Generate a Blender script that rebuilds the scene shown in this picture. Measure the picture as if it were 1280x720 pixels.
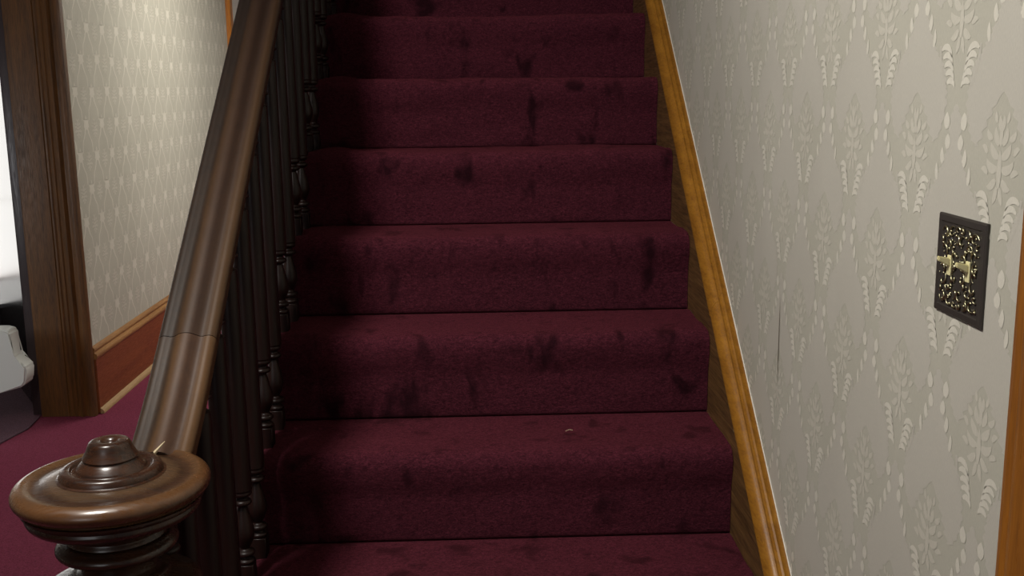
import bpy, bmesh, math, random
import numpy as np
from mathutils import Vector, Matrix
random.seed(7); rng = np.random.default_rng(7)
for o in list(bpy.data.objects): bpy.data.objects.remove(o)
SC = bpy.context.scene
COL = SC.collection

# ------------------------------------------------------------------ camera
H = 1.53811                      # eye height above the hall floor
F_PX, PITCH, YAW, ROLL = 1319.3, .1871, -.0319, -.0126
cw, sw, cp, sp = math.cos(YAW), math.sin(YAW), math.cos(PITCH), math.sin(PITCH)
fwd = Vector((-sw*cp, cw*cp, -sp)); right = Vector((cw, sw, 0)); up = right.cross(fwd)
r2 = right*math.cos(ROLL) + up*math.sin(ROLL); u2 = -right*math.sin(ROLL) + up*math.cos(ROLL)
cam = bpy.data.objects.new('camera', bpy.data.cameras.new('camera'))
COL.objects.link(cam); SC.camera = cam
cam.matrix_world = Matrix(((r2.x, u2.x, -fwd.x, 0), (r2.y, u2.y, -fwd.y, 0), (r2.z, u2.z, -fwd.z, H), (0, 0, 0, 1)))
cam.data.sensor_fit = 'HORIZONTAL'; cam.data.sensor_width = 36
cam.data.lens = 36*F_PX/1280; cam.data.clip_start = .02

# ------------------------------------------------------------------ world, lights, exposure
SC.view_settings.view_transform = 'Standard'; SC.view_settings.look = 'None'
SC.view_settings.gamma = 1; SC.view_settings.use_curve_mapping = False
SC.view_settings.exposure = 0
W = bpy.data.worlds.new('world'); SC.world = W; W.use_nodes = True
W.node_tree.nodes['Background'].inputs[0].default_value = (.9, .93, 1, 1)
W.node_tree.nodes['Background'].inputs[1].default_value = .10
def area(name, loc, target, size, power, color, sy=None):
    d = bpy.data.lights.new(name, 'AREA'); d.shape = 'RECTANGLE' if sy else 'DISK'; d.size = size
    if sy: d.size_y = sy
    d.energy = power; d.color = color
    o = bpy.data.objects.new(name, d); COL.objects.link(o); o.location = loc
    o.rotation_euler = (Vector(target) - Vector(loc)).to_track_quat('-Z', 'Y').to_euler()
    return o
area('foyer_ceiling_light', (-.74, .95, 2.62), (.0, 2.2, .7), .30, 40, (1, .965, .90))
area('foyer_window_light', (-1.3, -1.8, 1.9), (.5, 1.6, .9), 1.2, 12, (.94, .97, 1), 1.4)
area('hall_ceiling_light', (-.80, 6.5, 2.70), (-1.15, 6.5, 0), .5, 104, (1, .96, .88), 2.8)
area('bench_fill_light', (-3.3, 3.5, 1.1), (-2.3, 4.8, .4), .5, 7, (.95, .98, 1))  # unseen fill lamp, added to brighten the front of the white bench

# ------------------------------------------------------------------ node helpers
def S(h):   # srgb 0-255 -> linear
    return tuple(((c/255)/12.92 if c/255 <= .04045 else ((c/255+.055)/1.055)**2.4) for c in h) + (1,)
def mat(name, col, rough=.5, spec=.5):
    m = bpy.data.materials.new(name); m.use_nodes = True
    b = m.node_tree.nodes['Principled BSDF']
    b.inputs['Base Color'].default_value = S(col); b.inputs['Roughness'].default_value = rough
    b.inputs['Specular IOR Level'].default_value = spec
    return m, m.node_tree, b
def N(nt, t, **k):
    n = nt.nodes.new(t)
    for a, v in k.items():
        if a in n.inputs: n.inputs[a].default_value = v
        else: setattr(n, a, v)
    return n
def coords(nt, scale=(1, 1, 1), rot=(0, 0, 0)):
    tc = N(nt, 'ShaderNodeTexCoord'); mp = N(nt, 'ShaderNodeMapping')
    mp.inputs['Scale'].default_value = scale; mp.inputs['Rotation'].default_value = rot
    nt.links.new(tc.outputs['Object'], mp.inputs[0]); return mp.outputs[0]
def noise(nt, vec, scale, detail=3, rough=.5, dist=0):
    n = N(nt, 'ShaderNodeTexNoise'); n.inputs['Scale'].default_value = scale
    n.inputs['Detail'].default_value = detail; n.inputs['Roughness'].default_value = rough
    n.inputs['Distortion'].default_value = dist
    nt.links.new(vec, n.inputs['Vector']); return n.outputs['Fac']
def ramp(nt, fac, stops):
    r = N(nt, 'ShaderNodeValToRGB'); e = r.color_ramp.elements
    while len(e) < len(stops): e.new(.5)
    for el, (p, c) in zip(e, stops): el.position = p; el.color = c
    nt.links.new(fac, r.inputs[0]); return r.outputs[0]
def mix(nt, fac, a, b, mode='MIX'):
    m = N(nt, 'ShaderNodeMix'); m.data_type = 'RGBA'; m.blend_type = mode
    for i, v in ((0, fac), (6, a), (7, b)):
        if isinstance(v, (int, float, tuple)): m.inputs[i].default_value = v
        else: nt.links.new(v, m.inputs[i])
    return m.outputs[2]
def bump(nt, b, h, strength, dist=.001, prev=None):
    n = N(nt, 'ShaderNodeBump'); n.inputs['Strength'].default_value = strength; n.inputs['Distance'].default_value = dist
    nt.links.new(h, n.inputs['Height'])
    if prev: nt.links.new(prev, n.inputs['Normal'])
    nt.links.new(n.outputs[0], b.inputs['Normal']); return n.outputs[0]
def wood(name, dark, light, rough=.35, axis='z', grain=1.0, worn=None, coat=.0):
    m, nt, b = mat(name, light, rough)
    sc = {'z': (22, 22, 1.6), 'y': (22, 1.6, 22), 'x': (1.6, 22, 22), 'r': (22, 1.4, 22)}[axis]
    rot = (math.radians(-38), 0, 0) if axis == 'r' else (0, 0, 0)
    v = coords(nt, sc, rot)
    g = noise(nt, v, 2.2*grain, 6, .62, .6)
    c = ramp(nt, g, [(.32, S(dark)), (.68, S(light))])
    v2 = coords(nt, tuple(s*5 for s in sc), rot)
    fine = noise(nt, v2, 2.5, 2, .5)
    c = mix(nt, .35, c, ramp(nt, fine, [(.35, S(dark)), (.6, S(light))]))
    if worn:
        w = noise(nt, coords(nt, (9, 4, 9)), 1.3, 3, .6)
        c = mix(nt, ramp(nt, w, [(.42, (0, 0, 0, 1)), (.66, (1, 1, 1, 1))]), c, S(worn))
    nt.links.new(c, b.inputs['Base Color'])
    rr = ramp(nt, fine, [(.3, (rough+.12,)*3+(1,)), (.7, (rough-.06,)*3+(1,))])
    nt.links.new(rr, b.inputs['Roughness'])
    b.inputs['Coat Weight'].default_value = coat; b.inputs['Coat Roughness'].default_value = .18
    bump(nt, b, fine, .15, .0006)
    return m

def rail_mat(name, k):
    m = wood(name, (int(40*k), int(26*k), int(18*k)), (int(86*k), int(58*k), int(36*k)), .36, 'r', 1)
    nt = m.node_tree; b = nt.nodes['Principled BSDF']; src = b.inputs['Base Color'].links[0].from_socket
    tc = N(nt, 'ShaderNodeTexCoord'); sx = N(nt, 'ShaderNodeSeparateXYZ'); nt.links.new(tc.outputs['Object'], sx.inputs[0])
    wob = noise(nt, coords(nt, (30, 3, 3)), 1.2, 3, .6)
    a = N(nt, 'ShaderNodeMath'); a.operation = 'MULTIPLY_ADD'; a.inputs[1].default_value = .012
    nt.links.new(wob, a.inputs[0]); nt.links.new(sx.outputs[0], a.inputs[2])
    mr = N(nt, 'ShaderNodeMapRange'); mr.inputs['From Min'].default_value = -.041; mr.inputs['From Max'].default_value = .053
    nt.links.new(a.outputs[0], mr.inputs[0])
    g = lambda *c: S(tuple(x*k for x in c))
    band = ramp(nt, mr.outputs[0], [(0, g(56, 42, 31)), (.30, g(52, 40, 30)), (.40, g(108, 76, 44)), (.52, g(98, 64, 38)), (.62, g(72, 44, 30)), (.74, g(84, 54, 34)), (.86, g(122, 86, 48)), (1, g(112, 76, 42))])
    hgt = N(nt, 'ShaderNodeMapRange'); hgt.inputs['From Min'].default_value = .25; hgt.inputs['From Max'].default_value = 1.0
    nt.links.new(sx.outputs[1], hgt.inputs[0])          # base colour darkens towards the upper end of the rail
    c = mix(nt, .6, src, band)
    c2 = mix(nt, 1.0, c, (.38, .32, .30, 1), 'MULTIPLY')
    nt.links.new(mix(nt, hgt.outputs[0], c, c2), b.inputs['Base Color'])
    for l in list(b.inputs['Roughness'].links): nt.links.remove(l)
    b.inputs['Roughness'].default_value = .5; b.inputs['Specular IOR Level'].default_value = .35
    return m
def ring_mat(name):
    m = wood(name, (38, 23, 14), (86, 56, 34), .27, 'x', .8, None, .2)
    nt = m.node_tree; b = nt.nodes['Principled BSDF']; src = b.inputs['Base Color'].links[0].from_socket
    tc = N(nt, 'ShaderNodeTexCoord'); mp = N(nt, 'ShaderNodeMapping'); mp.inputs['Scale'].default_value = (1, 1, 0)
    nt.links.new(tc.outputs['Object'], mp.inputs[0])
    ln = N(nt, 'ShaderNodeVectorMath'); ln.operation = 'LENGTH'; nt.links.new(mp.outputs[0], ln.inputs[0])
    wob = noise(nt, coords(nt, (9, 9, 9)), 1.6, 3, .6)
    a = N(nt, 'ShaderNodeMath'); a.operation = 'MULTIPLY_ADD'; a.inputs[1].default_value = .018
    nt.links.new(wob, a.inputs[0]); nt.links.new(ln.outputs['Value'], a.inputs[2])
    mr = N(nt, 'ShaderNodeMapRange'); mr.inputs['From Min'].default_value = .069; mr.inputs['From Max'].default_value = .139
    nt.links.new(a.outputs[0], mr.inputs[0])
    band = ramp(nt, mr.outputs[0], [(0, S((34, 24, 18))), (.12, S((68, 54, 40))), (.30, S((71, 54, 37))), (.44, S((35, 23, 17))), (.56, S((45, 28, 18))), (.70, S((81, 56, 32))), (.88, S((90, 60, 34))), (1, S((65, 39, 21)))])
    nt.links.new(mix(nt, .68, src, band), b.inputs['Base Color'])
    return m

# ------------------------------------------------------------------ materials
def carpet_mat(name, dark, base, light, smudge):
    m, nt, b = mat(name, base, .95, .1)
    v = coords(nt)
    pile = noise(nt, coords(nt, (1, 1.2, 1.7)), 330, 3, .7, .6)
    mid = noise(nt, coords(nt, (1, 1.6, 1.6)), 80, 4, .65, .8)
    big = noise(nt, coords(nt, (.55, 1.3, 1.3)), 7, 3, .55)
    c = ramp(nt, big, [(.3, S(dark)), (.5, S(base)), (.72, S(light))])
    c = mix(nt, .55, c, ramp(nt, pile, [(.38, tuple(x*.5 for x in S(dark)[:3])+(1,)), (.50, S(base)), (.64, tuple(x*1.35 for x in S(light)[:3])+(1,))]))
    curl = noise(nt, coords(nt, (1, 1.2, 1.9)), 150, 3, .6, 1.2)
    c = mix(nt, .62, c, ramp(nt, curl, [(.37, tuple(x*.25 for x in S(dark)[:3])+(1,)), (.5, S(base)), (.66, tuple(x*1.4 for x in S(light)[:3])+(1,))]))
    c = mix(nt, .25, c, ramp(nt, mid, [(.38, S(dark)), (.64, S(light))]))
    if smudge:   # trodden, flattened tufts read as separate dark marks
        sv = noise(nt, coords(nt, (1, .9, .55)), 15, 3, .5, .3)
        k = ramp(nt, sv, [(.30, (.9, .9, .9, 1)), (.42, (0, 0, 0, 1))])
        c = mix(nt, k, c, tuple(x*.5 for x in S(dark)[:3])+(1,))
    nt.links.new(c, b.inputs['Base Color'])
    b.inputs['Sheen Weight'].default_value = .17; b.inputs['Sheen Roughness'].default_value = .45
    b.inputs['Sheen Tint'].default_value = S((196, 84, 98))
    n1 = bump(nt, b, mid, .7, .005); bump(nt, b, pile, .9, .004, n1)
    return m
M = {}
M['stair_carpet'] = carpet_mat('stair_carpet', (44, 14, 25), (69, 26, 38), (90, 38, 50), True)
M['hall_carpet'] = carpet_mat('hall_carpet', (104, 42, 62), (118, 50, 72), (126, 56, 78), False)
M['grey_carpet'] = carpet_mat('grey_carpet', (70, 58, 66), (84, 70, 80), (92, 78, 88), False)
M['dark_wood'] = wood('dark_baluster_wood', (17, 8, 6), (36, 18, 14), .38, 'z'); M['dark_wood'].node_tree.nodes['Principled BSDF'].inputs['Specular IOR Level'].default_value = .3
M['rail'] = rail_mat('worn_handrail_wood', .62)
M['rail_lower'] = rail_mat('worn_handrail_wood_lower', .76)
M['newel'] = ring_mat('newel_cap_wood')
M['newel_dark'] = wood('newel_dark_wood', (28, 15, 9), (62, 37, 23), .28, 'x', .8, None, .1)
M['skirt_gold'] = wood('golden_skirt_wood', (112, 70, 20), (158, 108, 36), .33, 'r', .7)
M['skirt_dark'] = wood('scuffed_skirt_board', (60, 40, 20), (112, 82, 46), .4, 'r', 1.2)
M['casing'] = wood('left_casing_wood', (58, 35, 12), (110, 70, 26), .5, 'z', .7)
M['casing_dark'] = wood('dark_jamb_wood', (38, 25, 27), (54, 37, 39), .4, 'z')
M['orange'] = wood('orange_casing_wood', (150, 82, 22), (206, 136, 52), .35, 'z', .7)
M['casing_right'] = wood('right_casing_wood', (112, 66, 22), (150, 94, 32), .33, 'z', .7)
M['base'] = wood('baseboard_wood', (104, 52, 26), (134, 74, 38), .38, 'y', .6)
M['base_cap'] = wood('baseboard_cap_wood', (118, 78, 42), (166, 122, 72), .34, 'y', .6)
M['shoe'] = wood('shoe_mould_wood', (150, 118, 80), (178, 146, 104), .4, 'y', .6)
M['plaster'] = mat('plaster', (206, 202, 194), .8)[0]
M['black'] = mat('black_lacquer', (10, 9, 10), .22)[0]
M['grey_top'] = mat('grey_gloss_top', (92, 94, 96), .2)[0]
M['white'] = mat('white_gloss_plastic', (216, 219, 214), .2)[0]
M['ivory'] = mat('ivory_toggle', (222, 214, 164), .35)[0]
M['metal'] = mat('steel', (150, 148, 140), .3)[0]; M['metal'].node_tree.nodes['Principled BSDF'].inputs['Metallic'].default_value = 1
M['chip'] = mat('bare_wood_chip', (214, 196, 160), .6)[0]
M['caulk'] = mat('pale_caulk', (214, 208, 196), .7)[0]
M['seam'] = mat('open_paper_seam', (112, 104, 92), .9)[0]
def metal(name, col, rough):
    m, nt, b = mat(name, col, rough); b.inputs['Metallic'].default_value = 1; return m
M['bronze'] = mat('dark_bronze', (50, 45, 41), .45)[0]
M['brass'] = metal('antique_brass', (176, 170, 138), .34)
def paper(name, col, var, rough, spec=.15, sheen=0):
    m, nt, b = mat(name, col, rough, spec)
    big = noise(nt, coords(nt, (1, 1, .6)), 2.4, 3, .6)
    c = ramp(nt, big, [(.3, S(tuple(x-var for x in col))), (.7, S(tuple(min(255, x+var*.6) for x in col)))])
    thread = noise(nt, coords(nt, (1, 1, .25)), 900, 1, .5)
    c = mix(nt, .10, c, ramp(nt, thread, [(.3, S(tuple(x*.7 for x in col))), (.7, S(tuple(min(255, x*1.15) for x in col)))]))
    nt.links.new(c, b.inputs['Base Color'])
    bump(nt, b, noise(nt, coords(nt, (1, 1, .4)), 60, 3, .6), .12, .002)
    return m
M['paper'] = paper('wallpaper_ground', (177, 174, 161), 6, .55)
M['paper_body'] = paper('wallpaper_satin_figure', (185, 181, 170), 5, .45, .4)
M['paper_feather'] = paper('wallpaper_feather_highlight', (207, 203, 190), 5, .40, .5)
M['paper_outline'] = paper('wallpaper_outline', (200, 196, 183), 5, .5, .2)
M['paper_faint'] = paper('wallpaper_faint_flower', (193, 189, 176), 5, .42, .4)
m, nt, b = mat('sheer_daylight', (255, 255, 250), .8)
b.inputs['Emission Color'].default_value = (1, .98, .95, 1); b.inputs['Emission Strength'].default_value = 2.2
M['daylight'] = m

# ------------------------------------------------------------------ mesh helpers
def link(name, me, parent=None, m=None):
    o = bpy.data.objects.new(name, me); COL.objects.link(o)
    if parent: o.parent = parent
    if m:
        for x in (m if isinstance(m, (list, tuple)) else [m]): me.materials.append(x)
    return o
def from_bm(name, bm, parent=None, m=None, smooth=False, bevel=0, seg=2):
    if bevel:
        bmesh.ops.bevel(bm, geom=[e for e in bm.edges], offset=bevel, segments=seg, affect='EDGES', clamp_overlap=True)
    bmesh.ops.recalc_face_normals(bm, faces=bm.faces)
    me = bpy.data.meshes.new(name); bm.to_mesh(me); bm.free()
    if smooth:
        for p in me.polygons: p.use_smooth = True
    return link(name, me, parent, m)
def addbox(bm, lo, hi):
    vs = [bm.verts.new((x, y, z)) for x in (lo[0], hi[0]) for y in (lo[1], hi[1]) for z in (lo[2], hi[2])]
    for q in ((0, 1, 3, 2), (4, 6, 7, 5), (0, 4, 5, 1), (2, 3, 7, 6), (0, 2, 6, 4), (1, 5, 7, 3)):
        bm.faces.new([vs[i] for i in q])
def box(name, lo, hi, m, parent=None, bevel=0):
    bm = bmesh.new(); addbox(bm, lo, hi); return from_bm(name, bm, parent, m, False, bevel)
def sweep(name, prof, path, parent, m, smooth=True, closed=True):
    """prof: list of (a,b); path: list of (origin, axisA, axisB). One solid strip."""
    bm = bmesh.new(); rings = []
    for (o, A, B) in path:
        rings.append([bm.verts.new(Vector(o)+Vector(A)*a+Vector(B)*b_) for a, b_ in prof])
    n = len(prof)
    for i in range(len(rings)-1):
        for j in range(n if closed else n-1):
            k = (j+1) % n
            bm.faces.new((rings[i][j], rings[i][k], rings[i+1][k], rings[i+1][j]))
    if closed:
        bm.faces.new(rings[0][::-1]); bm.faces.new(rings[-1])
    o = from_bm(name, bm, parent, m, smooth)
    if smooth:
        me = o.data
        me.set_sharp_from_angle(angle=math.radians(32))
    return o
def lathe_bm(prof, seg=24, bm=None, c=(0, 0, 0)):
    bm = bm or bmesh.new(); rings = []
    for r, z in prof:
        if r < 1e-6: rings.append([bm.verts.new((c[0], c[1], c[2]+z))])
        else: rings.append([bm.verts.new((c[0]+r*math.cos(2*math.pi*i/seg), c[1]+r*math.sin(2*math.pi*i/seg), c[2]+z)) for i in range(seg)])
    for a, b_ in zip(rings, rings[1:]):
        for i in range(seg):
            j = (i+1) % seg
            if len(a) == 1 and len(b_) == 1: continue
            if len(a) == 1: bm.faces.new((a[0], b_[i], b_[j]))
            elif len(b_) == 1: bm.faces.new((a[i], b_[0], a[j]))
            else: bm.faces.new((a[i], b_[i], b_[j], a[j]))
    for rg in (rings[0], rings[-1]):
        if len(rg) > 1: bm.faces.new(rg)
    return bm
def lathe(name, prof, parent, m, seg=48, c=(0, 0, 0)):
    o = from_bm(name, lathe_bm(prof, seg, None, c), parent, m, True)
    o.data.set_sharp_from_angle(angle=math.radians(40)); return o
def smoothprof(p, n=4):
    out = []
    P = [np.array(q, float) for q in p]; P = [P[0]] + P + [P[-1]]
    for i in range(1, len(P)-2):
        for k in range(n):
            t = k/n
            q = .5*((2*P[i]) + (-P[i-1]+P[i+1])*t + (2*P[i-1]-5*P[i]+4*P[i+1]-P[i+2])*t*t + (-P[i-1]+3*P[i]-3*P[i+1]+P[i+2])*t**3)
            out.append((max(q[0], 0), q[1]))
    out.append(tuple(p[-1])); return out
def thing(name, loc, label, cat, group=None):
    o = bpy.data.objects.new(name, None); COL.objects.link(o); o.location = loc; o.empty_display_size = .1
    return tag(o, label, cat, group)
def tag(o, label, cat, group=None):
    o['label'] = label; o['category'] = cat
    if group: o['group'] = group
    return o
def struct(o, label=None, cat=None):
    o['kind'] = 'structure'
    if label: o['label'] = label
    if cat: o['category'] = cat
    return o
def structroot(name, label, cat):
    o = bpy.data.objects.new(name, None); COL.objects.link(o); return struct(o, label, cat)

# ------------------------------------------------------------------ key dimensions
RISE, RUN = .19577, .25
Y0 = 2.128                      # carpet face of the riser standing on tread number 3
XW = .5535                      # right wall
XS = .5335                      # face of the wall skirt board
XL = -.498                      # left end of the carpet
XH, YC = -1.876, 4.985          # hall wall plane, face of the left casing
PK = RISE/RUN
def riser_y(i): return Y0 + (i-3)*RUN        # riser standing on tread i (tread i at z=(i)*RISE)
NST = 12

# ------------------------------------------------------------------ structure
fl = struct(box('floor', (-4.6, -2.6, -.06), (XW+.12, 10.2, 0), M['hall_carpet']), 'magenta carpeted floor of the foyer and hall', 'floor')
wr = struct(box('wall_right', (XW, 0.1, 0), (XW+.12, 7.2, 3.6), M['paper']), 'wall beside the stairs with satin damask wallpaper', 'wall')
hw = struct(box('wall_left', (XH-.12, YC+.02, 0), (XH, 8.30, 2.75), M['paper']), 'hall wall with damask wallpaper beyond the handrail', 'wall')
wf = struct(box('wall_front', (-2.133, YC+.022, 0), (XH-.1205, YC+.14, 2.75), M['plaster']), 'end wall behind the wide left door casing', 'wall')
struct(box('wall_front_header', (-4.6, YC+.022, 2.2), (-2.134, YC+.14, 2.75), M['plaster']), 'wall above the open doorway', 'wall')
struct(box('wall_back', (-4.6, 10.2, 0), (XW+.12, 10.3, 3.6), M['plaster']), 'plain wall at the far end of the hall', 'wall')
struct(box('wall_rear', (-4.6, -2.7, 0), (XW+.12, -2.6, 2.75), M['plaster']), 'plain wall of the foyer facing the stairs', 'wall')
struct(box('wall_room', (-4.7, -2.7, 0), (-4.6, 10.2, 2.75), M['plaster']), 'plain outer wall at the left', 'wall')
struct(box('ceiling', (-4.6, -2.6, 2.75), (-.53, 10.2, 2.85), M['plaster']), 'plain foyer and hall ceiling', 'ceiling')
struct(box('ceiling_foyer', (-.53, -2.6, 2.75), (XW+.12, 1.6, 2.85), M['plaster']), 'plain ceiling in front of the stairs', 'ceiling')
struct(box('ceiling_stair', (-.53, 1.7, 3.6), (XW+.12, 10.2, 3.7), M['plaster']), 'plain ceiling high over the stairs', 'ceiling')
struct(box('wall_stairwell', (-.62, 2.9, 2.86), (-.53, 7.2, 3.6), M['plaster']), 'stairwell wall above the hall ceiling', 'wall')

# grey-violet carpet strip of the side room, its edge crossing the foyer floor
bm = bmesh.new()
edge = [(-2.02, 5.12), (-2.06, 4.93), (-2.115, 4.80), (-2.15, 4.62), (-2.17, 4.40), (-2.18, 4.0), (-2.19, 3.0), (-2.2, 1.0)]
edge = [(-2.137, 5.0)] + [(x, y) for x, y in edge[2:]]
top = [bm.verts.new((x, y, .006)) for x, y in [(-2.137, 6.7)]+edge+[(-4.55, 1.0), (-4.55, 6.7)]]
f = bm.faces.new(top); r = bmesh.ops.extrude_face_region(bm, geom=[f])
bmesh.ops.translate(bm, verts=[v for v in r['geom'] if isinstance(v, bmesh.types.BMVert)], vec=(0, 0, -.005))
tag(from_bm('area_carpet', bm, None, M['grey_carpet']), 'grey violet carpet laid beside the magenta carpet at the left doorway', 'carpet')

# ------------------------------------------------------------------ damask wallpaper figures (printed relief on the paper)
def damask(name, parent, px, nx, y0, z0, period, drop, ymin, ymax, zlow, zmax, mats, outline=False):
    """figures in (u, v), u along Y; each tile half-dropped. nx = +1/-1 direction of the wall normal."""
    k = period/.265
    V, Fc, MI = [], [], []
    def poly(pts, lay, mi):
        x = px + nx*lay
        if all(p[1] < zlow(p[0]) for p in pts) or all(p[1] > zmax for p in pts) or all(p[0] < ymin for p in pts) or all(p[0] > ymax for p in pts): return
        pts = [(min(max(p[0], ymin), ymax), p[1]) for p in pts]; pts = [(a, min(max(c, zlow(a)) if outline else c, zmax)) for a, c in pts]
        s = len(V); V.extend([(x, p[0], p[1]) for p in pts]); Fc.append(tuple(range(s, s+len(pts)))); MI.append(mi)
    def strip(L, R_, lay, mi):
        for a in range(len(L)-1): poly([L[a], R_[a], R_[a+1], L[a+1]], lay, mi)
    def leaf(c, ang, ln, w, bend, lay, mi, n=6):
        a0 = math.radians(ang); pts = []; th = a0; x, y = c; Lp, Rp = [], []
        for i in range(n+1):
            t = i/n; ww = w*math.sin(math.pi*min(1, .12+.88*t))**.8
            Lp.append((x-math.sin(th)*ww, y+math.cos(th)*ww)); Rp.append((x+math.sin(th)*ww, y-math.cos(th)*ww))
            x += math.cos(th)*ln/n; y += math.sin(th)*ln/n; th += math.radians(bend)/n
        return Lp, Rp
    rows = int((zmax-0)/drop)+4
    for rI in range(-rows, rows):
        zc = z0 + rI*drop
        if zc < -.4 or zc > zmax+.4: continue
        off = (period/2) if rI % 2 else 0
        c0 = int((ymin-y0)/period)-2; c1 = int((ymax-y0)/period)+2
        for cI in range(c0, c1+1):
            yc = y0 + off + cI*period
            jit = rng.normal(0, .0016, 2)
            def T(p): return (yc + p[0]*k + jit[0], zc + p[1]*k + jit[1])
            def put(L, R_, lay, mi): strip([T(p) for p in L], [T(p) for p in R_], lay, mi)
            # body (pine-tree shape) centred on this column: neck under the pair, spreading to the half-dropped feathers
            ed = [(.002, -.044), (.012, -.056), (.018, -.075), (.016, -.088), (.026, -.10), (.024, -.112), (.036, -.122), (.036, -.132), (.046, -.142),
                  (.052, -.150), (.060, -.158), (.068, -.166), (.078, -.172), (.088, -.182), (.094, -.195), (.096, -.21), (.100, -.225), (.097, -.245),
                  (.090, -.262), (.080, -.275), (.068, -.285)]
            e_s = []
            for q in range(len(ed)-1):
                (xa, ya_), (xb, yb2) = ed[q], ed[q+1]
                for t, dx in ((0, 0), (.30, .0045), (.55, .0005), (.8, -.003)):
                    e_s.append((xa+(xb-xa)*t+dx*(1 if q % 2 else .7)+rng.normal(0, .0007), ya_+(yb2-ya_)*t))
            e_s.append(ed[-1])
            if not outline:
                inner = [(.0, y) for x, y in ed]
                for sgn in (-1, 1):
                    L = [(sgn*x, y) for x, y in e_s]
                    # keep an open oval in the lower body for the flower
                    R_ = [((sgn*max(0, .060*max(0, (-.215-y)/.07)**.75+.005*math.sin(y*420)*(y < -.222))) if y < -.215 else 0, y) for x, y in e_s]
                    put(L, R_, .0002, 0)
            else:
                leg = [(x, y) for x, y in ed if -.262 < y < -.084]
                for sgn in (-1, 1):
                    wd = [.019*(1-.5*q/len(leg)) for q in range(len(leg))]
                    put([(sgn*x*.8-w_*.5, y) for (x, y), w_ in zip(leg, wd)], [(sgn*x*.8+w_*.5, y) for (x, y), w_ in zip(leg, wd)], .0002, 0)
                star = [(.002, -.028), (.012, -.048), (.022, -.054), (.048, -.052), (.032, -.072), (.044, -.098), (.026, -.100), (.012, -.110)]
                for sgn in (-1, 1):
                    put([(sgn*x, y) for x, y in star], [(0, y) for x, y in star], .0006, 0)
            # feathers: hooked barbs either side of the V
            for sgn in (-1, 1):
                for q in range(5 if not outline else 0):
                    t = q/4
                    cx, cy = .056-.022*t, .030-.046*t
                    L, R_ = leaf((cx, cy), 148-6*t, .042-.012*t, .0047, 118, 0, 0, 8)
                    put([(sgn*x, y) for x, y in L], [(sgn*x, y) for x, y in R_], .00045, 1)
                spine = [(sgn*(.060-.024*t+.006*math.sin(3.1*t)), .036-.058*t) for t in np.linspace(0, 1, 8)]
                if not outline: put([(x-.0028, y) for x, y in spine], [(x+.0028, y) for x, y in spine], .0003, 0)
                # small wings of the stack under the pair
                for (wx, wy, ww, wl) in ((.028, -.066, .0095, .024), (.022, -.093, .0085, .021), (.037, -.115, .0060, .024), (.052, -.139, .0050, .026)) if not outline else ():
                    L, R_ = leaf((sgn*(wx-.004), wy-.012), 90-sgn*14, wl, ww, sgn*22, 0, 0)
                    put(L, R_, .00045, 1)
                    if ww > .005:
                        L, R_ = leaf((sgn*(wx-.010), wy-.006), 90-sgn*75, .018, .0035, sgn*60, 0, 0); put(L, R_, .0004, 1)
                # flower over the pair
                for (fx, fy, fa, fl_, fw, fb) in ((.004, .084, 15, .030, .0065, 60), (.006, .070, -15, .034, .0065, 90), (.004, .100, 40, .026, .006, 60), (.008, .056, -50, .026, .006, 60), (.022, .108, 0, .020, .005, 90), (.002, .118, 70, .020, .005, 30), (.004, .046, -78, .024, .005, 20), (.034, .088, 60, .018, .0045, -70), (.030, .062, 40, .020, .0045, -60), (.012, .128, 50, .016, .004, 60)):
                    L, R_ = leaf((sgn*fx, fy), 90-sgn*(90-fa), fl_, fw, sgn*fb, 0, 0)
                    put(L, R_, .0003, 2)
            L, R_ = leaf((0, .045), 90, .05, .006, 0, 0, 0); put(L, R_, .00035, 2)
            L, R_ = leaf((0, .098), 90, .032, .0045, 0, 0, 0); put(L, R_, .00035, 2)
    me = bpy.data.meshes.new(name); me.from_pydata(V, [], Fc); 
    for m_ in mats: me.materials.append(m_)
    me.polygons.foreach_set('material_index', MI); me.update()
    o = bpy.data.objects.new(name, me); COL.objects.link(o); o.parent = parent; o['kind'] = 'stuff'
    # face the room
    bm = bmesh.new(); bm.from_mesh(me)
    for f in bm.faces:
        f.normal_update()
        if f.normal.x*nx < 0: f.normal_flip()
    bm.to_mesh(me); bm.free()
    return o
SKT = -.703      # top of wall skirt: z = PK*y + SKT at the wall
s_ = XW/.66
damask('wallpaper_figures', wr, XW, -1, 1.45*s_, H+(1.553-H)*s_, .265*s_, .187*s_, 1.03, 4.8,
       lambda y: PK*y+SKT-.01, 2.7, [M['paper_body'], M['paper_feather'], M['paper_faint']])
damask('wallpaper_figures', hw, XH, 1, 5.319, 1.305, .2175, .154, YC+.03, 8.27,
       lambda y: .342, 2.74, [M['paper_outline'], M['paper_outline'], M['paper_faint']], outline=True)
# opened seam in the right wallpaper
sy = 2.245*s_
bm = bmesh.new(); pz = np.linspace(.985, 1.155, 12)
for a in range(11):
    w0 = .0016*math.sin(math.pi*a/11)+.0002; w1 = .0016*math.sin(math.pi*(a+1)/11)+.0002
    q = [bm.verts.new((XW-.0012, sy+dy, z)) for dy, z in ((-w0, pz[a]), (w0, pz[a]), (w1, pz[a+1]), (-w1, pz[a+1]))]; bm.faces.new(q)
o = from_bm('paper_seam', bm, wr, M['seam'])

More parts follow.
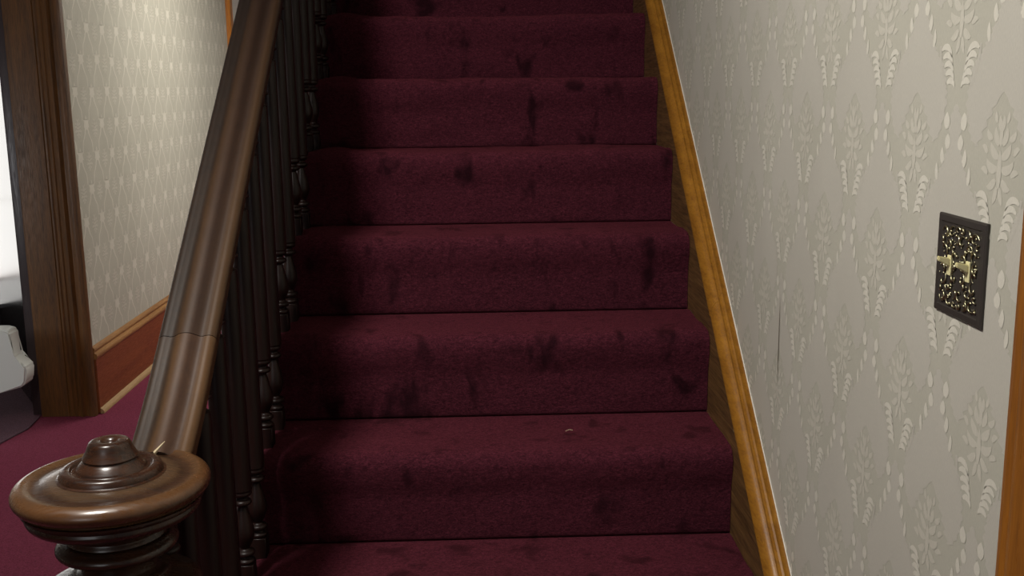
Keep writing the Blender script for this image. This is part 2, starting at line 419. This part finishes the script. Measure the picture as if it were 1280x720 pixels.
# ------------------------------------------------------------------ stair carpet, one fitted piece per step
stair_cp = thing('stair_carpet', (0, riser_y(0), 0), 'deep burgundy pile carpet fitted over every step of the staircase', 'carpet')
case = thing('staircase', (0, riser_y(0)+.02, 0), 'straight wooden staircase under burgundy carpet between wall and banister', 'staircase')
def vnoise(x, y, seed):
    r = np.random.default_rng(seed); out = 0
    for k in range(7):
        fx, fy = r.normal(0, 1, 2); ph = r.uniform(0, 6.28); out = out + np.sin(x*fx+y*fy+ph)
    return out/2.6
def cross(i):
    """profile (dy, z) of one step: riser from the crease below, round nose, tread back to the next riser"""
    y = riser_y(i); z0 = i*RISE; z1 = z0+RISE
    P = [(y+.012, z0-.004), (y, z0+.002)]
    for t in np.linspace(.03, .80, 18):
        q = min(1, max(0, (t-.45)/.33)); P.append((y-.002*math.sin(math.pi*t) - .013*q*q*(3-2*q), z0+(RISE-.034)*t/.8))
    for a in np.linspace(5, 90, 14):                       # soft round nose
        ar = math.radians(a); P.append((y+.019-.034*math.cos(ar), z1-.034+.034*math.sin(ar)))
    for t in np.linspace(.06, 1, 16): P.append((y+.019+(RUN-.019)*t, z1-.002*t+.001*math.sin(9*t)))
    P.append((y+RUN+.012, z1-.004))
    return np.array(P)
for i in range(NST+1):
    P = cross(i)
    seg = np.hypot(*np.diff(P, axis=0).T); s = np.r_[0, np.cumsum(seg)]
    ns = 84; ss = np.linspace(0, s[-1], ns); py = np.interp(ss, s, P[:, 0]); pz_ = np.interp(ss, s, P[:, 1])
    ty = np.gradient(py); tz = np.gradient(pz_); L = np.hypot(ty, tz); ny, nz = -tz/L, ty/L
    nxn = 300; xs = np.linspace(XL, XS-.001, nxn)
    Xg, Sg = np.meshgrid(xs, ss); 
    d = .0011*vnoise(Xg*30, Sg*40, 100+i) + .0022*vnoise(Xg*9, Sg*9, 200+i) + rng.normal(0, .00035, Xg.shape)
    hump = np.exp(-((Xg+.40)/.050)**2)*.013*np.clip(np.sin(np.pi*np.clip((Sg-.10)/(s[-1]-.10), 0, 1)), 0, 1)
    drop = -np.clip((XL+.035-Xg)/.035, 0, 1)**2*.010
    d = d + hump + drop
    edge_f = np.clip((np.minimum(Sg, s[-1]-Sg)-.012)/.02, 0, 1); d = d*edge_f
    V = np.stack([Xg, py[:, None]+ny[:, None]*d, pz_[:, None]+nz[:, None]*d], -1).reshape(-1, 3) - np.array([0, riser_y(0), 0])
    a = (np.arange(ns-1)[:, None]*nxn + np.arange(nxn-1)[None]).ravel()
    F = np.stack([a, a+1, a+1+nxn, a+nxn], -1)
    me = bpy.data.meshes.new('step_cover'); me.from_pydata(V.tolist(), [], F.tolist())
    for p in me.polygons: p.use_smooth = True
    o = link('step_cover', me, stair_cp, M['stair_carpet'])
    # wooden riser and tread under it
    yb = riser_y(i) - riser_y(0) - .02
    box('riser', (XL-.01, yb+.026, i*RISE+.0), (XS-.003, yb+.040, (i+1)*RISE-.03), M['dark_wood'], case)
    box('tread', (XL-.012, yb+.018, (i+1)*RISE-.030), (XS-.003, yb+RUN+.0255, (i+1)*RISE-.012), M['dark_wood'], case, .002)
# little scrap of lint on a tread
bm = bmesh.new()
for k in range(6):
    t = k/5; x = .187+.014*t; z = 3*RISE+RISE+.007+.002*math.sin(t*3)
    bmesh.ops.create_icosphere(bm, subdivisions=1, radius=.0011, matrix=Matrix.Translation((x, 2.235+.004*t, z)))
tag(from_bm('lint', bm, None, M['chip'], True), 'pale scrap of lint lying on the burgundy stair tread right of centre', 'lint')

# outer string and panel closing the underside on the hall side
bm = bmesh.new()
y_a, y_b = riser_y(0)-.02, riser_y(NST)+.1
prof = [(y_a, 0), (y_a, .10), (y_b, PK*(y_b-y_a)+.10), (y_b, 0)]
for x in (XL-.045, XL-.014):
    pass
va = [bm.verts.new((XL-.045, p[0]-riser_y(0)-.02, p[1])) for p in prof]; vb = [bm.verts.new((XL-.014, p[0]-riser_y(0)-.02, p[1])) for p in prof]
bm.faces.new(va); bm.faces.new(vb[::-1])
for j in range(4):
    bm.faces.new((va[j], va[(j+1) % 4], vb[(j+1) % 4], vb[j]))
from_bm('outer_string', bm, case, M['dark_wood'])

# ------------------------------------------------------------------ wall skirt with golden moulding
ya, yb_ = 1.30, 5.6
sk = structroot('trim_1', 'stair skirt on the right wall, dark scuffed board under golden moulding', 'trim')
bm = bmesh.new()
P = [(ya, 0), (ya, PK*ya-.775), (yb_, PK*yb_-.775), (yb_, PK*yb_-1.20), (1.7, 0)]
va = [bm.verts.new((XS, *p)) for p in P]; vb = [bm.verts.new((XW-.0005, *p)) for p in P]
bm.faces.new(va); bm.faces.new(vb[::-1])
for j in range(5): bm.faces.new((va[j], va[(j+1) % 5], vb[(j+1) % 5], vb[j]))
from_bm('skirt_board', bm, sk, M['skirt_dark'])
u = Vector((0, RUN, RISE)).normalized(); w = Vector((0, -RISE, RUN)).normalized()   # along and across the pitch
cs = RUN/math.hypot(RUN, RISE)
def skpath(y): return (Vector((XW, y, PK*y+SKT)), Vector((-1, 0, 0)), Vector((0, 0, 1/cs)))
# (distance out of the wall, across the pitch relative to top)
mould = [(.0006, 0), (.006, .001), (.009, -.004), (.010, -.010), (.0085, -.0125), (.013, -.014), (.017, -.019), (.0175, -.025), (.0155, -.0275), (.0225, -.029),
         (.028, -.034), (.0325, -.042), (.035, -.050), (.0355, -.0535), (.033, -.0565), (.0202, -.060), (.0006, -.060)]
yj = 2.300
from_y = lambda a, b_: [skpath(a), skpath(b_)]
sweep('moulding', mould, from_y(ya, yj-.0006), sk, M['skirt_gold'])
mould2 = [(a*1.0+(.0012 if a > .02 else 0), b_) for a, b_ in mould]
sweep('moulding', mould2, from_y(yj+.0006, yb_), sk, M['skirt_gold'])
sweep('caulk_line', [(.0008, -.001), (.0008, .0028), (.0022, .0022), (.0026, -.001)], from_y(ya, yb_), sk, M['caulk'])
# white chips where the varnish met the board
bm = bmesh.new()
for k in range(260):
    y = random.uniform(1.7, 4.2); v_ = -.0605 - abs(random.gauss(0, .003)) - (random.random() < .35)*random.uniform(0, .05)
    p = Vector((XS-.0006, y, PK*y+SKT)) + w*v_
    i_ = math.floor((y-riser_y(0))/RUN)+1
    ln = random.uniform(.001, .006); wd = random.uniform(.0005, .0015)
    q = [bm.verts.new(p+u*a+w*b_) for a, b_ in ((-ln, -wd), (0, -wd*.4), (ln, wd*.3), (0, wd))]; bm.faces.new(q)
o = from_bm('paint_flecks', bm, sk, M['chip']); o['kind'] = 'stuff'

# ------------------------------------------------------------------ balustrade
bal = thing('banister', (-.465, 1.45, 0), 'dark turned wooden banister with worn broad handrail on the left of the stairs', 'banister')
BX = -.465
RK = -.142                                            # widest line of the rail: z = PK*y + RK
def rail_z(y):
    base = PK*y+RK
    y1 = 1.60
    if y < y1:                                        # easing towards the newel
        t = y1-y; base += .9*t*t*1.0
    return base
half = .046
_r = [(0, .0165), (.006, .0158), (.011, .0135), (.016, .0098), (.021, .0070), (.026, .0066), (.031, .0085), (.036, .0092), (.0405, .0075), (.0445, .0035), (half, -.002), (.0455, -.009), (.041, -.018), (.040, -.034), (.018, -.038)]
rp = [(-a, b_) for a, b_ in _r[:0:-1]] + _r
def rail_path(a, b_, n):
    out = []
    for y in np.linspace(a, b_, n):
        dz = (rail_z(y+.002)-rail_z(y-.002))/.004
        B = Vector((0, -dz, 1)).normalized()
        out.append((Vector((0, y-1.45, rail_z(y))), Vector((1, 0, 0)), B))
    return out
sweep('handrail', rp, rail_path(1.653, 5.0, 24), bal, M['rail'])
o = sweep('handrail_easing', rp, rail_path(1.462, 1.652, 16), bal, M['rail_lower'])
o['label'] = 'shorter duller lower length of handrail meeting the newel'
def chip(y, x, ln, wd, ang, zoff):
    bm = bmesh.new(); p = Vector((x, y-1.45, rail_z(y)+zoff)); uu = Vector((math.cos(ang), math.sin(ang)*.787, math.sin(ang)*.616)); vv = Vector((-math.sin(ang), math.cos(ang)*.787, math.cos(ang)*.616))
    top = [bm.verts.new(p+uu*a*ln+vv*b_*wd) for a, b_ in ((-1, 0), (-.3, -.6), (.4, -.3), (1, .1), (.5, .8), (-.2, .3))]
    f = bm.faces.new(top); r = bmesh.ops.extrude_face_region(bm, geom=[f])
    bmesh.ops.translate(bm, verts=[v for v in r['geom'] if isinstance(v, bmesh.types.BMVert)], vec=(0, .0006, -.0008))
    from_bm('chipped_spot', bm, bal, M['chip'])['label'] = 'small pale chip in the handrail varnish'
chip(1.665, -.026, .007, .0022, .1, .0068)
chip(1.70, -.0005, .005, .0010, .2, .0168)
def baluster_mesh(bt, rtop):
    """bt: base height (tread), rtop: rail underside height at this baluster"""
    bm = bmesh.new(); h = .0168
    addbox(bm, (-h, -h, bt), (h, h, bt+.052))
    bmesh.ops.bevel(bm, geom=list(bm.edges), offset=.0012, segments=1, affect='EDGES')
    b0 = bt+.052
    lo = smoothprof([(.0155, 0), (.018, .003), (.018, .008), (.0125, .012), (.0115, .015), (.0175, .018), (.019, .022), (.0175, .026), (.011, .030), (.0105, .034),
          (.0155, .044), (.0195, .056), (.0198, .068), (.0175, .082), (.0135, .098), (.0102, .112), (.0095, .118), (.015, .121), (.0185, .125), (.0165, .130), (.0115, .133),
          (.0115, .137), (.017, .140), (.0195, .144), (.0185, .149), (.0205, .152)], 3)
    st = rtop-.125                                     # top of the long shaft
    up_ = smoothprof([(.0165, -.002), (.0175, 0), (.011, .004), (.010, .016), (.0135, .020), (.0195, .023), (.0195, .028), (.012, .032), (.0105, .036), (.015, .046), (.0180, .060), (.0165, .078), (.0115, .098), (.0145, .103), (.0160, .108), (.0150, .132)], 3)
    prof = [(r, z+b0) for r, z in lo] + [(.0200, b0+.17)] + [(.0178, st-.012)] + [(r, z+st) for r, z in up_]
    lathe_bm(prof, 18, bm)
    bmesh.ops.recalc_face_normals(bm, faces=bm.faces)
    me = bpy.data.meshes.new('baluster'); bm.to_mesh(me); bm.free()
    for p in me.polygons: p.use_smooth = len(p.vertices) == 4 and p.area < .01
    me.set_sharp_from_angle(angle=math.radians(42)); me.materials.append(M['dark_wood']); return me
kinds = {}
for i in range(1, NST+1):                              # tread i, riser of tread i-1 below it
    for k, off in enumerate((-.183+.0, -.058)):
        y = riser_y(i)+off
        if y < 1.43 or y > 4.9: continue
        y = max(y, 1.466)
        zt = i*RISE-.006
        under = rail_z(y)-.036/cs
        if y > 1.62:
            if k not in kinds: kinds[k] = baluster_mesh(0, under+.004-zt)
            me = kinds[k]
        else: me = baluster_mesh(0, under+.004-zt)
        o = bpy.data.objects.new('baluster', me); COL.objects.link(o); o.parent = bal; o.location = (0, y-1.45, zt)

# ------------------------------------------------------------------ newel post
NX, NY, NZ = -.500, 1.372, 1.036
nw = thing('newel_post', (NX, NY, 0), 'thick turned newel post with broad round cap at the foot of the banister', 'newel post')
capp = smoothprof([(.0, -.003), (.05, -.003), (.068, -.002), (.082, -.004), (.094, -.0075), (.104, -.0075), (.114, -.0045), (.122, -.008), (.1265, -.013), (.128, -.019), (.1255, -.026), (.118, -.031), (.108, -.033), (.0, -.033)], 5)
lathe('cap', capp, nw, M['newel'], 96, (0, 0, NZ))
fin = smoothprof([(.0, .0385), (.006, .0385), (.0095, .0425), (.014, .0450), (.0225, .0450), (.0268, .0418), (.0305, .033), (.0345, .0255), (.0362, .0225), (.0352, .020), (.0395, .0155), (.0445, .0095), (.0465, .0065),
                  (.0505, .0055), (.0535, .0090), (.0585, .0098), (.0630, .0085), (.0655, .0055), (.0670, .0), (.065, -.0022), (.0, -.0022)], 5)
lathe('finial', fin, nw, M['newel_dark'], 72, (0, 0, NZ))
und = smoothprof([(.0, -.0335), (.110, -.0335), (.1125, -.044), (.1135, -.050), (.108, -.057), (.094, -.061), (.082, -.064), (.070, -.071), (.063, -.080), (.062, -.088), (.0, -.088)], 4)
lathe('cap_moulding', und, nw, M['newel_dark'], 72, (0, 0, NZ))
col = smoothprof([(.0, -.0885), (.062, -.0885), (.073, -.092), (.0795, -.098), (.0785, -.105), (.069, -.111), (.055, -.115), (.050, -.122), (.049, -.134), (.053, -.138), (.0, -.138)], 4)
lathe('collar', col, nw, M['newel_dark'], 72, (0, 0, NZ))
sh = smoothprof([(.0, -.1385), (.060, -.1385), (.066, -.143), (.066, -.148), (.064, -.151), (.078, -.154), (.098, -.158), (.107, -.165), (.108, -.175), (.101, -.186), (.080, -.194), (.064, -.206), (.060, -.26), (.063, -.34), (.068, -.44),
                 (.070, -.52), (.070, -.58), (.062, -.61), (.058, -.62), (.072, -.63), (.076, -.645), (.070, -.66), (.0, -.66)], 4)
lathe('shaft', sh, nw, M['newel_dark'], 72, (0, 0, NZ))
box('base_block', (-.074, -.074, 0), (.074, .074, NZ-.6605), M['newel_dark'], nw, .006)
bm = bmesh.new(); pts = [Vector((.052, .052, NZ+.013)), Vector((.058, .060, NZ+.028))]
bmesh.ops.create_cone(bm, cap_ends=True, segments=8, radius1=.0026, radius2=.0006, depth=.022,
    matrix=Matrix.Translation((.047, .062, NZ+.012)) @ Matrix.Rotation(.75, 4, 'Y'))
from_bm('splinter', bm, nw, M['chip'])['label'] = 'small pale splinter standing behind the finial'

# ------------------------------------------------------------------ left doorway: casing, jamb, door edge, hinge
d1 = structroot('door_1', 'open doorway at the left with wide moulded wooden casing', 'door')
cp_ = [(-2.128, .0), (-2.128, -.018), (-2.119, -.021), (-1.996, -.021), (-1.993, -.017), (-1.989, -.022), (-1.981, -.024), (-1.974, -.019), (-1.966, -.023), (-1.957, -.027), (-1.951, -.022), (-1.943, -.026),
       (-1.934, -.032), (-1.925, -.036), (-1.918, -.030), (-1.912, -.022), (-1.902, -.024), (-1.893, -.030), (-1.880, -.032), (-1.868, -.028), (-1.864, -.020), (-1.864, 0)]
sweep('casing', cp_, [((0, YC+.021, z), (1, 0, 0), (0, 1, 0)) for z in (.001, 2.40)], d1, M['casing'])
sweep('jamb', [(-2.176, .03), (-2.176, .0), (-2.170, -.003), (-2.134, -.003), (-2.1335, .0), (-2.1335, .12), (-2.176, .12)],
      [((0, YC+.024, z), (1, 0, 0), (0, 1, 0)) for z in (.007, 2.195)], d1, M['casing_dark'])
bm = bmesh.new()
pl_ = [(-2.178, YC+.150), (-2.66, YC+.94), (-2.694, YC+.92), (-2.212, YC+.130)]
lo_ = [bm.verts.new((x, y, .012)) for x, y in pl_]; hi_ = [bm.verts.new((x, y, 2.19)) for x, y in pl_]
bm.faces.new(lo_); bm.faces.new(hi_[::-1])
for j in range(4): bm.faces.new((lo_[j], lo_[(j+1) % 4], hi_[(j+1) % 4], hi_[j]))
dl = from_bm('door_leaf', bm, d1, M['black'], False, .002, 1)
bm = bmesh.new()
addbox(bm, (-2.178, YC+.122, .98), (-2.166, YC+.150, 1.06))
lathe_bm([(0, .975), (.006, .978), (.006, 1.062), (0, 1.068)], 12, bm, (-2.184, YC+.146, 0))
from_bm('hinge', bm, dl, M['metal'], False, 0)

# bright window in the side room, seen through the doorway
w1 = structroot('window_1', 'bright white window seen through the left doorway', 'window')
box('pane', (-4.4, 6.78, .36), (-2.75, 6.79, .86), M['daylight'], w1)
box('pane', (-4.4, 6.78, .866), (-2.75, 6.79, 2.1), M['daylight'], w1)
box('window_frame', (-4.4, 6.775, .861), (-2.75, 6.795, .8655), M['plaster'], w1)
box('window_sill', (-4.45, 6.74, .325), (-2.7, 6.80, .3595), M['base'], w1, .003)
struct(box('wall_side_room', (-4.58, 6.82, 0), (XH-.1205, 6.92, 2.745), M['plaster']), 'plain wall of the side room round the bright window', 'wall')

# black cabinet with grey top
cb = thing('cabinet', (-3.0, 6.1, 0), 'low black cabinet with glossy grey top behind the left doorway', 'cabinet')
box('body', (-.45, -.18, .0065), (.41, .42, .358), M['black'], cb, .004)
box('cabinet_top', (-.47, -.2, .3585), (.43, .48, .380), M['grey_top'], cb, .004)

# white moulded stepped object at the left frame edge
wb = thing('bench', (-2.534, 4.70, 0), 'glossy white moulded bench end with stepped notch at the left doorway', 'bench')
pr = [(-.40, .515), (.395, .500), (.42, .485), (.4215, .375), (.432, .362), (.468, .335), (.478, .318), (.470, .255), (.455, .232), (.30, .190), (-.40, .12)]
bm = bmesh.new()
va = [bm.verts.new((a, 0, z)) for a, z in pr]; vb = [bm.verts.new((a, .10, z)) for a, z in pr]
bm.faces.new(va); bm.faces.new(vb[::-1])
for j in range(len(pr)): bm.faces.new((va[j], va[(j+1) % len(pr)], vb[(j+1) % len(pr)], vb[j]))
o = from_bm('seat_shell', bm, wb, M['white'], False, .010, 3)
for p in o.data.polygons: p.use_smooth = True
o.data.set_sharp_from_angle(angle=math.radians(50))
for lx in (-.32, .0):
    for ly in (.05,): box('leg', (lx-.018, ly-.018, .0065), (lx+.018, ly+.018, .20), M['black'], wb, .002)

# ------------------------------------------------------------------ hall baseboard
bb = structroot('baseboard_left', 'tall reddish wooden baseboard along the hall wall', 'baseboard')
ypath = [((XH, y, 0), (1, 0, 0), (0, 0, 1)) for y in (YC+.036, 8.29)]
sweep('board', [(.0006, .004), (.018, .004), (.018, .272), (.0006, .272)], ypath, bb, M['base'], False)
sweep('cap_moulding', [(.0006, .273), (.021, .273), (.0245, .279), (.0245, .291), (.021, .297), (.014, .300), (.011, .305), (.013, .312), (.0155, .318), (.013, .326), (.008, .331), (.0006, .336)], ypath, bb, M['base_cap'])
sweep('shoe', [(.0185, .001), (.036, .001), (.036, .010), (.031, .020), (.0185, .028)], ypath, bb, M['shoe'])

# far doorway casing on the hall wall
d2 = structroot('door_2', 'orange wooden door casing at the far end of the hall wall', 'door')
cp2 = [(8.302, 0), (8.302, .022), (8.312, .030), (8.325, .024), (8.335, .028), (8.36, .022), (8.44, .022), (8.46, .018), (8.46, 0)]
sweep('casing', cp2, [((XH, 0, z), (0, 1, 0), (1, 0, 0)) for z in (.001, 2.6)], d2, M['orange'])
struct(box('wall_left_far', (XH-.12, 8.47, 0), (XH-.001, 10.19, 2.745), M['plaster']), 'end of the hall wall beyond the far casing', 'wall')

# right casing near the camera
d3 = structroot('door_3', 'brown wooden door casing at the right edge beside the switch', 'door')
ye = 1.0245
cp3 = [(ye, .0006), (ye, .010), (ye-.005, .015), (ye-.014, .017), (ye-.022, .014), (ye-.028, .018), (ye-.04, .0205), (ye-.115, .0205), (ye-.12, .018), (ye-.12, .0006)]
sweep('casing', cp3, [((XW, 0, z), (0, 1, 0), (-1, 0, 0)) for z in (.001, 2.3)], d3, M['casing_right'])
lathe('nail_head', [(0, .0016), (.0018, .0012), (.0026, 0)], d3, M['chip'], 12, (0, 0, 0))
nh = bpy.data.objects.get('nail_head'); nh.rotation_euler = (0, -math.pi/2, 0); nh.location = (XW-.0205, ye-.013, .883)
nh.location.x = XW-.0165

# ------------------------------------------------------------------ light switch plate
SY0, SY1 = 1.4695*s_, 1.3275*s_; SZ0, SZ1 = H+(1.219-H)*s_, H+(1.3585-H)*s_
sw_ = thing('light_switch', (XW, (SY0+SY1)/2, (SZ0+SZ1)/2), 'ornate dark bronze double light switch plate on the damask wall', 'light switch')
hw_, hh = (SY0-SY1)/2, (SZ1-SZ0)/2
bm = bmesh.new()
rings = []
for (d_, ins) in ((-.0006, 0), (-.003, 0), (-.0048, .002), (-.0050, .0085), (-.0036, .0100)):
    rings.append([bm.verts.new((d_, a*(hw_-ins), b_*(hh-ins))) for a, b_ in ((-1, -1), (1, -1), (1, 1), (-1, 1))])
for a, b_ in zip(rings, rings[1:]):
    for j in range(4): bm.faces.new((a[j], a[(j+1) % 4], b_[(j+1) % 4], b_[j]))
bm.faces.new(rings[0]); bm.faces.new(rings[-1][::-1])
from_bm('plate', bm, sw_, M['bronze'])
# raised scrollwork
bm = bmesh.new()
def tube(bm, pts, rad, sides=5):
    prev = None
    for i, p in enumerate(pts):
        t = (pts[min(i+1, len(pts)-1)]-pts[max(i-1, 0)]).normalized(); n = Vector((1, 0, 0)); b2 = t.cross(n).normalized()
        rr = rad*(.35+.65*math.sin(math.pi*(i+.5)/len(pts)))
        ring = [bm.verts.new(p+n*math.cos(2*math.pi*q/sides)*rr+b2*math.sin(2*math.pi*q/sides)*rr) for q in range(sides)]
        if prev:
            for q in range(sides): bm.faces.new((prev[q], prev[(q+1) % sides], ring[(q+1) % sides], ring[q]))
        prev = ring
tog = [(.0235, .0), (-.0235, .0)]
def blocked(y, z): return any(abs(y-a) < .0065 and abs(z-b_) < .014 for a, b_ in tog)
def scroll(y, z, R0, a0, turns, sg, rad=.0015):
    for sy_ in (-1, 1):
        pts = []
        for k in range(14):
            t = k/13; a = a0+sg*turns*.62*2*math.pi*t; rr = R0*(1-.82*t)
            pts.append(Vector((-.0046-.0008*math.sin(3*t), sy_*(y+rr*math.cos(a)), z+rr*math.sin(a))))
        if all(not blocked(p.y, p.z) and abs(p.y) < hw_-.010 and abs(p.z) < hh-.010 for p in pts): tube(bm, pts, rad)
for zz in (-1, 1):
    for (y, z, R0, a0, tr, sg) in ((.036, .036, .010, .3, 1.2, 1), (.020, .038, .009, 2.2, 1.1, -1), (.006, .030, .008, 1.0, 1.2, 1), (.038, .018, .009, 4.0, 1.1, -1), (.010, .012, .008, 5.0, 1.2, 1),
                                   (.040, .004, .007, 2.0, 1.2, 1), (.024, .024, .0075, 0, 1.1, 1), (.006, .042, .006, 3.0, 1.1, -1), (.044, .028, .005, 1, 1, 1), (.030, .044, .005, 2, 1, -1), (.010, .002, .006, .5, 1.1, -1), (.013, .021, .006, 4, 1, 1)):
        scroll(y, zz*z, R0, zz*a0, tr, sg*zz)
for k in range(90):
    y = random.uniform(-hw_+.012, hw_-.012); z = random.uniform(-hh+.013, hh-.013)
    if blocked(y, z): continue
    bmesh.ops.create_icosphere(bm, subdivisions=1, radius=random.uniform(.0009, .0023), matrix=Matrix.Translation((-.0044, y, z)))
from_bm('scrollwork', bm, sw_, M['brass'], True)['label'] = 'antique brass scrollwork'
for (ty_, tz_) in tog:
    bm = bmesh.new(); addbox(bm, (-.0058, ty_-.0048, tz_-.0118), (-.0037, ty_+.0048, tz_+.0118))
    o = from_bm('switch_collar', bm, sw_, M['ivory'], False, .0006, 1); o['label'] = 'ivory collar'
    bm = bmesh.new()
    q0 = [(-.0059, -.0036, -.001), (-.0059, .0036, -.001), (-.0059, .0036, .0085), (-.0059, -.0036, .0085)]
    q1 = [(-.0190, -.0028, .0060), (-.0190, .0028, .0060), (-.0190, .0028, .0112), (-.0190, -.0028, .0112)]
    A = [bm.verts.new((x, ty_+y, tz_+z)) for x, y, z in q0]; B = [bm.verts.new((x, ty_+y, tz_+z)) for x, y, z in q1]
    bm.faces.new(A); bm.faces.new(B[::-1])
    for j in range(4): bm.faces.new((A[j], A[(j+1) % 4], B[(j+1) % 4], B[j]))
    from_bm('toggle', bm, o, M['ivory'], False, .0009, 2)['label'] = 'ivory toggle switched up'
for z in (-.030, .030):
    for y in (-.0235, .0235):
        o = lathe('screw', [(0, .0016), (.0020, .0012), (.0030, 0)], sw_, M['bronze'], 12, (0, 0, 0)); o.rotation_euler = (0, -math.pi/2, 0); o.location = (-.0040, y, z)
